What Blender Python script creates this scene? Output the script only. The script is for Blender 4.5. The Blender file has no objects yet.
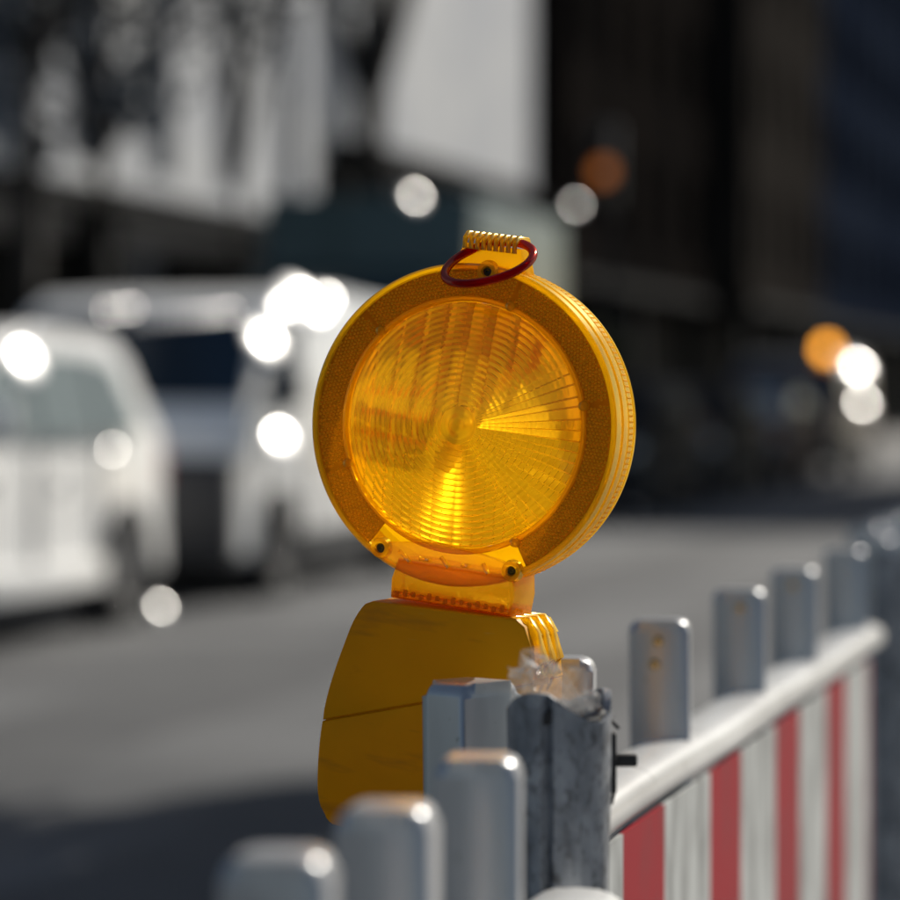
import bpy, bmesh, math, random
import numpy as np
from mathutils import Vector, Matrix
from math import sin, cos, pi, radians, atan2, sqrt
random.seed(7); RNG = np.random.default_rng(7)
SC = bpy.context.scene
COL = SC.collection

# ------------------------------------------------------------------ camera, light, exposure
HCAM = 1.25
FPX = 85/24*900                     # focal length in photo pixels
TILT = math.atan(50/FPX)
cam = bpy.data.cameras.new('camera'); camo = bpy.data.objects.new('camera', cam); COL.objects.link(camo)
cam.lens = 85; cam.sensor_fit = 'HORIZONTAL'; cam.sensor_width = 24; cam.clip_start = .05; cam.clip_end = 2000
camo.location = (0, 0, HCAM); camo.rotation_euler = (pi/2-TILT, 0, 0)
cam.dof.use_dof = True; cam.dof.focus_distance = 1.985; cam.dof.aperture_fstop = 3.0; cam.dof.aperture_blades = 0
SC.camera = camo
SUN_AZ = (0.62, 0.785); SUN_EL = radians(34)
sd = Vector((SUN_AZ[0]*cos(SUN_EL), SUN_AZ[1]*cos(SUN_EL), sin(SUN_EL))).normalized()
w = bpy.data.worlds.new('World'); SC.world = w; w.use_nodes = True
nt = w.node_tree; nt.nodes.clear()
sky = nt.nodes.new('ShaderNodeTexSky'); sky.sky_type = 'NISHITA'; sky.sun_disc = False
sky.sun_elevation = SUN_EL; sky.sun_rotation = atan2(sd.x, sd.y); sky.air_density = 1.0; sky.dust_density = .8
bg = nt.nodes.new('ShaderNodeBackground'); bg.inputs[1].default_value = .055
wo = nt.nodes.new('ShaderNodeOutputWorld'); nt.links.new(sky.outputs[0], bg.inputs[0]); nt.links.new(bg.outputs[0], wo.inputs[0])
sl = bpy.data.lights.new('sun', 'SUN'); sl.energy = 5.0; sl.angle = radians(.53); sl.color = (1, .94, .84)
so = bpy.data.objects.new('sun', sl); COL.objects.link(so); so.rotation_euler = sd.to_track_quat('Z', 'Y').to_euler(); so.location = (10, 8, 20)
SC.view_settings.view_transform = 'Standard'; SC.view_settings.look = 'None'; SC.view_settings.gamma = 1
SC.view_settings.exposure = 0.15
SC.cycles.max_bounces = 14; SC.cycles.transmission_bounces = 12; SC.cycles.transparent_max_bounces = 12
SC.cycles.caustics_reflective = True; SC.cycles.caustics_refractive = True
SC.cycles.sample_clamp_indirect = 12; SC.cycles.blur_glossy = .3
SC.cycles.use_denoising = True

# ------------------------------------------------------------------ geometry of the place
def P(px, py, d):
    F = Vector((0, cos(TILT), -sin(TILT))); U = Vector((0, sin(TILT), cos(TILT)))
    return Vector((0, 0, HCAM)) + d*(F + Vector(((px-450)/FPX, 0, 0)) + U*((450-py)/FPX))
K = (1236-450)/FPX                  # the street runs off towards (K, 1)
TH = math.atan(K)
def S(lat, z, h=0): return Vector((lat + K*z, z, h))        # lat: offset to the right of the street's axis through the camera
ROT = -TH

# ------------------------------------------------------------------ helpers
def tag(o, label=None, cat=None, group=None, kind=None):
    if label: o['label'] = label
    if cat: o['category'] = cat
    if group: o['group'] = group
    if kind: o['kind'] = kind
    return o
def empty(name, loc=(0, 0, 0), rz=0):
    o = bpy.data.objects.new(name, None); COL.objects.link(o); o.location = loc; o.rotation_euler = (0, 0, rz)
    o.empty_display_size = .1
    return o
def link(name, me, mat, parent=None, smooth=False):
    o = bpy.data.objects.new(name, me); COL.objects.link(o)
    if mat is not None:
        for m in (mat if isinstance(mat, (list, tuple)) else [mat]): me.materials.append(m)
    if parent: o.parent = parent
    if smooth: me.shade_smooth()
    return o
def meshobj(name, V, F, mat, parent=None, smooth=False, sharp=None):
    me = bpy.data.meshes.new(name); me.from_pydata([tuple(v) for v in V], [], F); me.update()
    if smooth:
        me.shade_smooth()
        if sharp:
            me.set_sharp_from_angle(angle=radians(sharp))
    return link(name, me, mat, parent)
def bmobj(name, bm, mat, parent=None, smooth=False, sharp=35):
    me = bpy.data.meshes.new(name); bmesh.ops.recalc_face_normals(bm, faces=bm.faces[:]); bm.to_mesh(me); bm.free()
    if smooth:
        me.shade_smooth(); me.set_sharp_from_angle(angle=radians(sharp))
    return link(name, me, mat, parent)
def box(bm, x0, x1, y0, y1, z0, z1, bev=0, seg=2, mi=0):
    r = bmesh.ops.create_cube(bm, size=1)
    vs = r['verts']
    for v in vs:
        v.co = Vector(((x0+x1)/2 + v.co.x*(x1-x0), (y0+y1)/2 + v.co.y*(y1-y0), (z0+z1)/2 + v.co.z*(z1-z0)))
    fs = list({f for v in vs for f in v.link_faces})
    for f in fs: f.material_index = mi
    if bev:
        es = list({e for v in vs for e in v.link_edges})
        bmesh.ops.bevel(bm, geom=es, offset=bev, segments=seg, profile=.5, affect='EDGES')
def prism(bm, pts, y0, y1, bev=0, seg=3, mi=0):
    """outline pts (x,z) extruded from y0 to y1"""
    a = [bm.verts.new((x, y0, z)) for x, z in pts]; b = [bm.verts.new((x, y1, z)) for x, z in pts]
    fs = [bm.faces.new(a), bm.faces.new(b[::-1])]
    n = len(pts)
    for i in range(n): fs.append(bm.faces.new((a[i], b[i], b[(i+1) % n], a[(i+1) % n])))
    for f in fs: f.material_index = mi
    if bev:
        es = [e for e in fs[0].edges] + [e for e in fs[1].edges]
        bmesh.ops.bevel(bm, geom=es, offset=bev, segments=seg, profile=.5, affect='EDGES')
def lathe(prof, n=96, axis='y', close=False):
    """prof: (r, t) pairs revolved about the axis"""
    V = []; F = []
    for (r, t) in prof:
        for k in range(n):
            a = 2*pi*k/n
            if axis == 'y': V.append((r*cos(a), t, r*sin(a)))
            elif axis == 'x': V.append((t, r*cos(a), r*sin(a)))
            else: V.append((r*cos(a), r*sin(a), t))
    m = len(prof)
    for i in range(m if close else m-1):
        j = (i+1) % m
        for k in range(n):
            l = (k+1) % n
            F.append((i*n+k, i*n+l, j*n+l, j*n+k))
    return V, F
def tube(path, r, n=12, closed=False):
    path = [Vector(p) for p in path]; V = []; F = []; m = len(path)
    up = Vector((0, 0, 1))
    for i, p in enumerate(path):
        if closed: t = path[(i+1) % m]-path[i-1]
        else: t = path[min(i+1, m-1)]-path[max(i-1, 0)]
        t.normalize()
        a = t.cross(up)
        if a.length < .05: a = t.cross(Vector((1, 0, 0)))
        a.normalize(); b = t.cross(a)
        rr = r[i] if isinstance(r, (list, tuple)) else r
        for k in range(n):
            q = 2*pi*k/n
            V.append(p + a*(rr*cos(q)) + b*(rr*sin(q)))
    for i in range(m if closed else m-1):
        j = (i+1) % m
        for k in range(n):
            l = (k+1) % n
            F.append((i*n+k, j*n+k, j*n+l, i*n+l))
    if not closed:
        F.append(tuple(range(n))[::-1]); F.append(tuple((m-1)*n+k for k in range(n)))
    return V, F
def copy_tree(o, parent=None):
    c = o.copy(); COL.objects.link(c)
    if parent: c.parent = parent
    for ch in list(o.children): copy_tree(ch, c)
    return c

# ------------------------------------------------------------------ materials
MATS = {}
def mat(name):
    m = bpy.data.materials.new(name); m.use_nodes = True; MATS[name] = m
    return m, m.node_tree, m.node_tree.nodes['Principled BSDF']
def N(nt, t, **kw):
    n = nt.nodes.new(t)
    for k, v in kw.items(): setattr(n, k, v)
    return n
def noise_mix(nt, c1, c2, scale, lo=.35, hi=.65, detail=5, stretch=None, coord='Object'):
    tc = N(nt, 'ShaderNodeTexCoord'); mp = N(nt, 'ShaderNodeMapping'); nz = N(nt, 'ShaderNodeTexNoise')
    nt.links.new(tc.outputs[coord], mp.inputs[0]); nt.links.new(mp.outputs[0], nz.inputs[0])
    if stretch: mp.inputs[3].default_value = stretch
    nz.inputs['Scale'].default_value = scale; nz.inputs['Detail'].default_value = detail
    cr = N(nt, 'ShaderNodeMapRange'); cr.inputs[1].default_value = lo; cr.inputs[2].default_value = hi
    nt.links.new(nz.outputs[0], cr.inputs[0])
    mx = N(nt, 'ShaderNodeMix', data_type='RGBA'); nt.links.new(cr.outputs[0], mx.inputs[0])
    if hasattr(c1, 'links'): nt.links.new(c1, mx.inputs[6])
    else: mx.inputs[6].default_value = (*c1, 1)
    if hasattr(c2, 'links'): nt.links.new(c2, mx.inputs[7])
    else: mx.inputs[7].default_value = (*c2, 1)
    return mx.outputs[2], cr.outputs[0], nz.outputs[0]
def simple(name, c, rough=.5, metal=0, c2=None, scale=8, coat=0, spec=.5, bump=0, stretch=None, lo=.35, hi=.65):
    m, nt, b = mat(name)
    b.inputs['Base Color'].default_value = (*c, 1); b.inputs['Roughness'].default_value = rough; b.inputs['Metallic'].default_value = metal
    b.inputs['Coat Weight'].default_value = coat; b.inputs['Specular IOR Level'].default_value = spec
    if c2:
        o, f, nz = noise_mix(nt, c, c2, scale, lo, hi, stretch=stretch); nt.links.new(o, b.inputs['Base Color'])
        if bump:
            bp = N(nt, 'ShaderNodeBump'); bp.inputs['Strength'].default_value = bump; bp.inputs['Distance'].default_value = .002
            nt.links.new(nz, bp.inputs['Height']); nt.links.new(bp.outputs[0], b.inputs['Normal'])
    return m

def amber(name, col, glass=.5, transl=.3, transp=.1, gloss=.3, rough=.12, ior=1.45, tcol=None, bump=0, diff=.3):
    """coloured clear plastic: refracting, partly scattering, partly straight through, with a clear gloss on top"""
    m = bpy.data.materials.new(name); m.use_nodes = True; nt = m.node_tree; nt.nodes.clear()
    out = N(nt, 'ShaderNodeOutputMaterial'); tcol = tcol or col
    g = N(nt, 'ShaderNodeBsdfGlass'); g.inputs['Roughness'].default_value = rough; g.inputs['IOR'].default_value = ior
    t = N(nt, 'ShaderNodeBsdfTranslucent'); d = N(nt, 'ShaderNodeBsdfDiffuse')
    tp = N(nt, 'ShaderNodeBsdfTransparent'); gl = N(nt, 'ShaderNodeBsdfGlossy'); gl.inputs['Roughness'].default_value = .15
    g.inputs[0].default_value = tp.inputs[0].default_value = (*col, 1)
    t.inputs[0].default_value = d.inputs[0].default_value = (*tcol, 1)
    gl.inputs[0].default_value = (1, .9, .6, 1)
    m0, m1, m2, m3 = [N(nt, 'ShaderNodeMixShader') for _ in range(4)]
    m0.inputs[0].default_value = diff; nt.links.new(t.outputs[0], m0.inputs[1]); nt.links.new(d.outputs[0], m0.inputs[2])
    m1.inputs[0].default_value = transl/(glass+transl); nt.links.new(g.outputs[0], m1.inputs[1]); nt.links.new(m0.outputs[0], m1.inputs[2])
    m2.inputs[0].default_value = transp; nt.links.new(m1.outputs[0], m2.inputs[1]); nt.links.new(tp.outputs[0], m2.inputs[2])
    fr = N(nt, 'ShaderNodeFresnel'); fr.inputs[0].default_value = 1.4
    mm = N(nt, 'ShaderNodeMath', operation='MULTIPLY'); mm.inputs[1].default_value = gloss
    nt.links.new(fr.outputs[0], mm.inputs[0]); nt.links.new(mm.outputs[0], m3.inputs[0])
    nt.links.new(m2.outputs[0], m3.inputs[1]); nt.links.new(gl.outputs[0], m3.inputs[2])
    if bump:
        tc = N(nt, 'ShaderNodeTexCoord'); nz = N(nt, 'ShaderNodeTexNoise'); nz.inputs['Scale'].default_value = 120
        bp = N(nt, 'ShaderNodeBump'); bp.inputs['Strength'].default_value = bump; bp.inputs['Distance'].default_value = .001
        nt.links.new(tc.outputs['Object'], nz.inputs[0]); nt.links.new(nz.outputs[0], bp.inputs['Height'])
        for q in (g, gl, d): nt.links.new(bp.outputs[0], q.inputs['Normal'])
    nt.links.new(m3.outputs[0], out.inputs[0]); MATS[name] = m
    return m
CLR = (1, .86, .25)
M_LENS = amber('amber_lens_face', CLR, glass=.95, transl=.03, transp=.12, gloss=.3, rough=.02, ior=1.4)
M_LENSI = amber('amber_lens_ridges', CLR, glass=.86, transl=.28, transp=.03, gloss=0, rough=.285, ior=1.6, tcol=(1, .78, .05), diff=0)
M_LENSB = amber('amber_back_lens', (1, .86, .34), glass=.1, transl=.02, transp=.85, gloss=.2, rough=.1, ior=1.45, tcol=(1, .66, .04))
M_LENSBI = amber('amber_back_lens_flutes', (1, .88, .36), glass=.52, transl=.2, transp=.55, gloss=.1, rough=.05, ior=1.5, tcol=(1, .68, .03))
M_BEZEL = amber('amber_bezel', (1, .74, .12), glass=.3, transl=.6, transp=.12, gloss=.22, rough=.15, tcol=(1, .70, .015), bump=.15)
for n_ in MATS['amber_bezel'].node_tree.nodes:
    if n_.type == 'BSDF_GLOSSY': n_.inputs[0].default_value = (1, .82, .4, 1); n_.inputs['Roughness'].default_value = .25
M_PRISM = amber('amber_prism', (1, .86, .25), glass=.32, transl=.62, transp=.06, gloss=.5, rough=.08, tcol=(1, .76, .04), diff=.45)
M_PRISMB = amber('brown_reflector_backing', (.68, .47, .05), glass=.3, transl=.55, transp=.05, gloss=.1, rough=.2, tcol=(.58, .37, .010))
M_NECK = amber('amber_neck', (1, .74, .12), glass=.5, transl=.45, transp=.12, gloss=.35, rough=.10, tcol=(1, .58, .015), bump=.5)
M_FOOT = amber('amber_foot_plate', (1, .93, .5), glass=.6, transl=.15, transp=.55, gloss=.35, rough=.05, tcol=(1, .75, .1), bump=.08)
M_RIB = amber('amber_inner_rib', (.95, .62, .10), glass=.3, transl=.6, transp=.1, gloss=.2, rough=.2, tcol=(.75, .36, .02))
M_RED = amber('red_ring_plastic', (.6, .008, .015), glass=.15, transl=.5, transp=0, gloss=.10, rough=.25, tcol=(.45, .004, .012))
M_BODY = None
def body_mat():
    m, nt, b = mat('yellow_housing_plastic')
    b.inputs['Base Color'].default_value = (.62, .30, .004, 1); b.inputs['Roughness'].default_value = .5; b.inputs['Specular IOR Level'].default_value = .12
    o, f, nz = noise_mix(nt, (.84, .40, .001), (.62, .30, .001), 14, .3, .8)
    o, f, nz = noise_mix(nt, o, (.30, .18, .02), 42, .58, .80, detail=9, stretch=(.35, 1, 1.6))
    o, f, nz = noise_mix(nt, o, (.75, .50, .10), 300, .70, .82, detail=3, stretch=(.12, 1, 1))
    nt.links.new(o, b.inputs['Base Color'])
    o2 = nt.nodes['Material Output']
    t = N(nt, 'ShaderNodeBsdfTranslucent'); t.inputs[0].default_value = (.95, .46, .004, 1)
    mx = N(nt, 'ShaderNodeMixShader'); mx.inputs[0].default_value = .2
    nt.links.new(b.outputs[0], mx.inputs[1]); nt.links.new(t.outputs[0], mx.inputs[2]); nt.links.new(mx.outputs[0], o2.inputs[0])
    return m
M_BODY = body_mat()
M_GRIP = simple('sunlit_yellow_grip_plastic', (.80, .52, .03), .25)  # lighter than the housing: sunlit brightness put into the colour
M_DARKSCREW = simple('dark_screw_metal', (.03, .025, .02), .4, .8)
M_CHROME = simple('bright_chrome', (.85, .85, .85), .3, 1)
M_LEDW = simple('pale_led_plastic', (.8, .6, .2), .2)
def picket_mat():
    m, nt, b = mat('grey_white_fence_plastic')
    o, f, nz = noise_mix(nt, (.60, .605, .615), (.40, .405, .42), 14, .35, .68, stretch=(1, 1, .25))
    o3, f3, nz3 = noise_mix(nt, o, (.26, .25, .24), 150, .68, .85, detail=2)
    nt.links.new(o3, b.inputs['Base Color']); b.inputs['Roughness'].default_value = .3
    b.inputs['Metallic'].default_value = .45; b.inputs['Coat Weight'].default_value = .3; b.inputs['Coat Roughness'].default_value = .25
    return m
M_PICKET = picket_mat()
def rail_mat():
    m, nt, b = mat('white_rail_plastic')
    o, f, nz = noise_mix(nt, (.82, .82, .80), (.52, .51, .49), 10, .4, .75, stretch=(1, .3, 1))
    o3, f3, nz3 = noise_mix(nt, o, (.22, .20, .18), 60, .60, .78, detail=4)
    nt.links.new(o3, b.inputs['Base Color']); b.inputs['Roughness'].default_value = .3
    b.inputs['Coat Weight'].default_value = .4; b.inputs['Coat Roughness'].default_value = .2
    return m
M_RAIL = rail_mat()
M_WHITE = simple('white_board_foil', (.50, .52, .51), .5, c2=(.22, .225, .22), scale=26, stretch=(1, 1, .35), lo=.42, hi=.66)
M_REDF = simple('red_board_foil', (.32, .004, .014), .5, spec=.12, c2=(.20, .03, .035), scale=26, stretch=(1, 1, .35), lo=.45, hi=.75)
def post_mat():
    m, nt, b = mat('dirty_grey_post')
    o, f, nz = noise_mix(nt, (.36, .38, .41), (.18, .195, .22), 60, .35, .65, stretch=(1, 1, .5))
    o1, f1, n1 = noise_mix(nt, o, (.13, .135, .145), 260, .50, .70, detail=8, stretch=(1, 1, .5))
    o2, f2, n2 = noise_mix(nt, o1, (.035, .033, .032), 70, .58, .72, detail=12, stretch=(1, 1, .6))
    nt.links.new(o2, b.inputs['Base Color']); b.inputs['Roughness'].default_value = .45; b.inputs['Metallic'].default_value = .3
    bp = N(nt, 'ShaderNodeBump'); bp.inputs['Strength'].default_value = .4; bp.inputs['Distance'].default_value = .002
    nt.links.new(n1, bp.inputs['Height']); nt.links.new(bp.outputs[0], b.inputs['Normal'])
    return m
M_POST = post_mat()
M_SLOT = simple('black_rubber', (.015, .015, .016), .6)
def bag_mat():
    m = bpy.data.materials.new('clear_plastic_film'); m.use_nodes = True; nt = m.node_tree; nt.nodes.clear()
    out = N(nt, 'ShaderNodeOutputMaterial'); tp = N(nt, 'ShaderNodeBsdfTransparent'); tp.inputs[0].default_value = (.93, .93, .93, 1)
    tl = N(nt, 'ShaderNodeBsdfTranslucent'); tl.inputs[0].default_value = (.8, .8, .8, 1)
    gl = N(nt, 'ShaderNodeBsdfGlossy'); gl.inputs['Roughness'].default_value = .12
    a = N(nt, 'ShaderNodeMixShader'); a.inputs[0].default_value = .07; b = N(nt, 'ShaderNodeMixShader'); b.inputs[0].default_value = .07
    nt.links.new(tp.outputs[0], a.inputs[1]); nt.links.new(tl.outputs[0], a.inputs[2])
    nt.links.new(a.outputs[0], b.inputs[1]); nt.links.new(gl.outputs[0], b.inputs[2]); nt.links.new(b.outputs[0], out.inputs[0])
    return m
M_BAG = bag_mat()
M_TYRE = simple('tyre_rubber', (.02, .02, .02), .8)
M_RIM = simple('alloy_rim', (.25, .25, .26), .4, .9)
M_GLASS = simple('car_glass_dark', (.010, .024, .042), .1, 0, spec=.5)
M_GLASSD = simple('dark_tinted_glass', (.006, .008, .011), .5, spec=.08)
M_GLASSL = simple('car_glass_pale', (.28, .33, .34), .1, 0, spec=.9)
M_PWHITE = simple('white_car_paint', (.86, .86, .85), .35, 0, coat=.35)
M_PBLACK = simple('black_car_paint', (.007, .008, .010), .6, 0, spec=.12)
M_PDRED = simple('dark_red_car_paint', (.05, .008, .013), .55, 0, spec=.15)
M_PTEAL = simple('teal_van_paint', (.020, .055, .062), .35, 0, coat=.3)
M_PGREY = simple('dark_grey_car_paint', (.035, .038, .045), .35, .1, spec=.4)
M_TRIM = simple('black_bumper_plastic', (.018, .02, .026), .5)
M_LAMPG = simple('headlight_glass', (.5, .53, .55), .15, .6)
M_TAIL = simple('tail_lamp_red', (.3, .01, .01), .2)
M_PLATE = simple('number_plate_white', (.7, .7, .7), .4)
def asphalt():
    m, nt, b = mat('grey_asphalt')
    o, f, nz = noise_mix(nt, (.042, .045, .050), (.112, .115, .119), .5, .38, .62, detail=4, stretch=(.55, 1.1, 1))
    o2, f2, n2 = noise_mix(nt, o, (.05, .05, .05), 90, .45, .8, detail=3)
    nt.links.new(o2, b.inputs['Base Color']); b.inputs['Roughness'].default_value = .75
    bp = N(nt, 'ShaderNodeBump'); bp.inputs['Strength'].default_value = .5; bp.inputs['Distance'].default_value = .006
    nt.links.new(n2, bp.inputs['Height']); nt.links.new(bp.outputs[0], b.inputs['Normal'])
    return m
M_ASPH = asphalt()
M_DARKSTRIP = simple('dark_strip_asphalt', (.034, .036, .040), .8, c2=(.055, .057, .06), scale=1.2)
M_PAVE = simple('pavement_concrete', (.22, .21, .20), .8, c2=(.15, .145, .14), scale=3)
M_KERB = simple('kerb_granite', (.3, .29, .28), .7, c2=(.2, .2, .2), scale=12)
M_FAC = simple('pale_render', (.54, .55, .56), .8, c2=(.40, .42, .46), scale=.6)
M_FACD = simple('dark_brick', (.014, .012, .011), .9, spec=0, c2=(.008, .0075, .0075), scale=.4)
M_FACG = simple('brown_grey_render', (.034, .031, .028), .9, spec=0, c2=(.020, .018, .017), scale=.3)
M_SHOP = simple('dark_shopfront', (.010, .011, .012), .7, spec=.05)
M_PANE = simple('window_pane_blue', (.030, .045, .08), .08, spec=.5)
M_PANEG = simple('window_pane_grey_blue', (.06, .075, .11), .3, spec=.3)
M_PANED = simple('window_pane_dark', (.008, .010, .014), .3, spec=.2)
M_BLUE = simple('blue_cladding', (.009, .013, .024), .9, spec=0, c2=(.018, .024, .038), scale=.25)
M_WFRAME = simple('window_frame_grey', (.3, .31, .33), .5)
M_ROOF = simple('roof_slate', (.05, .05, .055), .8)
M_BARK = simple('dark_bark', (.035, .03, .026), .95, c2=(.016, .014, .012), scale=12, stretch=(1, 1, .2))
def leafmat(name, c, c2):
    m, nt, b = mat(name)
    o, f, nz = noise_mix(nt, c, c2, 1.3, .35, .65); nt.links.new(o, b.inputs['Base Color']); b.inputs['Roughness'].default_value = .9; b.inputs['Specular IOR Level'].default_value = .1
    return m
M_LEAF = leafmat('dark_leaf', (.012, .020, .012), (.022, .032, .014))
M_LEAFB = leafmat('blue_green_leaf', (.040, .054, .075), (.06, .078, .10))
M_STEEL = simple('galvanised_steel', (.2, .21, .23), .45, .6)
def emis(name, c, s):
    m, nt, b = mat(name); b.inputs['Base Color'].default_value = (*c, 1); b.inputs['Emission Color'].default_value = (*c, 1); b.inputs['Emission Strength'].default_value = s
    return m
M_BEACON = emis('lit_amber_beacon', (1, .38, .03), 5.5)
M_SIGNAL = emis('lit_amber_signal', (1, .30, .06), .4)

# ------------------------------------------------------------------ the ground and the street
def strip(name, latA, latB, z0, z1, h0, h1, m, kind='structure'):
    bm = bmesh.new(); a, b, c, d = S(latA, z0), S(latB, z0), S(latB, z1), S(latA, z1)
    lo = [bm.verts.new((p.x, p.y, h0)) for p in (a, b, c, d)]; hi = [bm.verts.new((p.x, p.y, h1)) for p in (a, b, c, d)]
    bm.faces.new(hi); bm.faces.new(lo[::-1])
    for i in range(4): bm.faces.new((lo[i], lo[(i+1) % 4], hi[(i+1) % 4], hi[i]))
    return tag(bmobj(name, bm, m), kind=kind)
g = meshobj('road', [(-700, -300, 0), (700, -300, 0), (700, 1100, 0), (-700, 1100, 0)], [(0, 1, 2, 3)], M_ASPH); tag(g, kind='structure')
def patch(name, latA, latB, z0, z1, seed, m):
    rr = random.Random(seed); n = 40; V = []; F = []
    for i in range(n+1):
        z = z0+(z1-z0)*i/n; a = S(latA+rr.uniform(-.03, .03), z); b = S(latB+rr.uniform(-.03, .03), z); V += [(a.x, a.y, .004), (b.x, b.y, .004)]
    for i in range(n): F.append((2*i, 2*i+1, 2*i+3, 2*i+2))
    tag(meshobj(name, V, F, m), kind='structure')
patch('dark_road_strip', -4.85, -4.0, 6, 44, 1, M_DARKSTRIP); patch('dark_road_strip', -3.1, -2.55, 5, 26, 2, M_DARKSTRIP); patch('gutter', -8.2, -7.9, -5, 120, 3, M_PAVE)  # two darker strips laid along the road, then the gutter
strip('pavement', -13, -8.35, -20, 260, -.1, .118, M_PAVE)
strip('kerb', -8.35, -8.2, -20, 260, -.1, .125, M_KERB)
strip('near_pavement', -.15+.02, 9, -10, 260, -.1, .118, M_PAVE)
strip('near_kerb', -.28, -.13, -10, 260, -.1, .125, M_KERB)

# ------------------------------------------------------------------ buildings
def local_street(o, lat, z):         # put an object in the street frame: local y along the street
    o.location = S(lat, z); o.rotation_euler = (0, 0, ROT); return o
WIN_CACHE = {}
def window_meshes(w, h, fm, pm):
    k = (w, h, fm.name, pm.name)
    if k not in WIN_CACHE:
        bm = bmesh.new(); t = .07
        box(bm, -.06, .03, -w/2, -w/2+t, 0, h); box(bm, -.06, .03, w/2-t, w/2, 0, h)
        box(bm, -.055, .025, -w/2+t, w/2-t, 0, t); box(bm, -.055, .025, -w/2+t, w/2-t, h-t, h)
        box(bm, -.05, .02, -.025, .025, t, h-t); box(bm, -.04, .015, -w/2+t, -.025, h*.68, h*.68+.05); box(bm, -.04, .015, .025, w/2-t, h*.68, h*.68+.05)
        f = bpy.data.meshes.new('window'); bm.to_mesh(f); bm.free(); f.materials.append(fm)
        bm = bmesh.new(); box(bm, -.03, -.02, -w/2+t*.5, w/2-t*.5, t*.5, h-t*.5)
        p = bpy.data.meshes.new('pane'); bm.to_mesh(p); bm.free(); p.materials.append(pm)
        WIN_CACHE[k] = (f, p)
    return WIN_CACHE[k]
def building(name, label, lat, z0, z1, H, wallm, shopm, floors, spacing, ww, wh, g0=3.5, fl=3.1, depth=10, recess=2.5, panem=None, pier=None, framem=None, sill=.8):
    L = (z1-z0)/cos(TH)
    b = local_street(empty(name), lat, z0); tag(b, label, 'building')
    # upper wall made of piers and bands around the openings, facing +x, from y=0..L
    bm = bmesh.new(); n = int(L/spacing); y = [(i+.5)*L/n for i in range(n)]
    zb = [g0+sill+k*fl for k in range(floors)]
    edges = [0] + sum([[yy-ww/2, yy+ww/2] for yy in y], []) + [L]
    for i in range(0, len(edges), 2): box(bm, -.35, 0, edges[i], edges[i+1], g0, H)
    for yy in y:
        zz = g0
        for k in range(floors):
            box(bm, -.35, -.004, yy-ww/2, yy+ww/2, zz, zb[k]); zz = zb[k]+wh
        box(bm, -.35, -.004, yy-ww/2, yy+ww/2, zz, H)
    bmobj('wall', bm, wallm, b)
    bm = bmesh.new(); box(bm, -depth, -.354, .01, L-.01, g0-.3, H-.01); box(bm, -depth, -recess-.3, .02, L-.02, 0, g0-.304); bmobj('core', bm, wallm, b)
    bm = bmesh.new()
    box(bm, -recess-.3, -recess, .03, L-.03, .1, g0-.304); bmobj('shopfront', bm, shopm, b)
    np_ = max(2, int(L/6))
    for i in range(np_+1):
        bm = bmesh.new(); yy = .3 + (L-.6)*i/np_; box(bm, -.5, -.1, yy-.25, yy+.25, .1, g0-.004); bmobj('pillar', bm, pier or shopm, b)
    bm = bmesh.new(); box(bm, -.3, .14, -.05, L+.05, g0-.22, g0-.003); bmobj('ledge', bm, shopm, b)
    bm = bmesh.new(); box(bm, -depth-.2, .35, -.2, L+.2, H+.003, H+.4); bmobj('roof', bm, M_ROOF, b)
    fm, pm = window_meshes(ww, wh, framem or M_WFRAME, panem or M_PANE)
    for k in range(floors):
        for yy in y:
            o = link('window', fm, None, b); o.location = (-.15, yy, zb[k])
            q = link('pane', pm, None, o)
    return b
building('apartment_building', 'pale rendered building on the left with tall windows over a dark arcade', -12, 20, 41.6, 16, M_FAC, M_SHOP, 4, 2.35, .95, 2.4, sill=.25, panem=M_PANEG)
building('corner_building', 'bright plain pale building standing past the dark tree trunk', -12, 43.2, 54.3, 16, M_FAC, M_SHOP, 2, 9.0, .9, 1.2, sill=3.4, g0=4.8, fl=3.6)
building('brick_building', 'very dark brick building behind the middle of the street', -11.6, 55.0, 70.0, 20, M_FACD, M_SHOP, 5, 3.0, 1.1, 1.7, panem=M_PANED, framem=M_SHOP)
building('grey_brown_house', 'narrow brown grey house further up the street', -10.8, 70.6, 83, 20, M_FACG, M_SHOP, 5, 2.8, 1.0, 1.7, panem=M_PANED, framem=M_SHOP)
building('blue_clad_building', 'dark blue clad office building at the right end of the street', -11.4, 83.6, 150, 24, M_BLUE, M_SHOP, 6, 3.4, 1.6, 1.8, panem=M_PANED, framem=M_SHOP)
# unseen house added right of the frame to shade the parked cars further up
def near_house():
    b = local_street(empty('shade_house'), 8, 60); tag(b, 'unseen tall house added on the near side of the street to shade the parked cars', 'building')
    L = 15
    bm = bmesh.new(); box(bm, 0, 11, 0, L, 0, 24.5); bmobj('wall', bm, M_FACG, b)
    bm = bmesh.new(); box(bm, -.3, 11.3, -.3, L+.3, 24.503, 24.9); bmobj('roof', bm, M_ROOF, b)
    fm, pm = window_meshes(1.2, 1.8, M_SHOP, M_PANED)
    for k in range(7):
        for i in range(5):
            o = link('window', fm, None, b); o.location = (-.04, 1.6+i*2.9, 1.2+k*3.2); o.rotation_euler = (0, 0, pi)
            link('pane', pm, None, o)
near_house()

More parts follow.
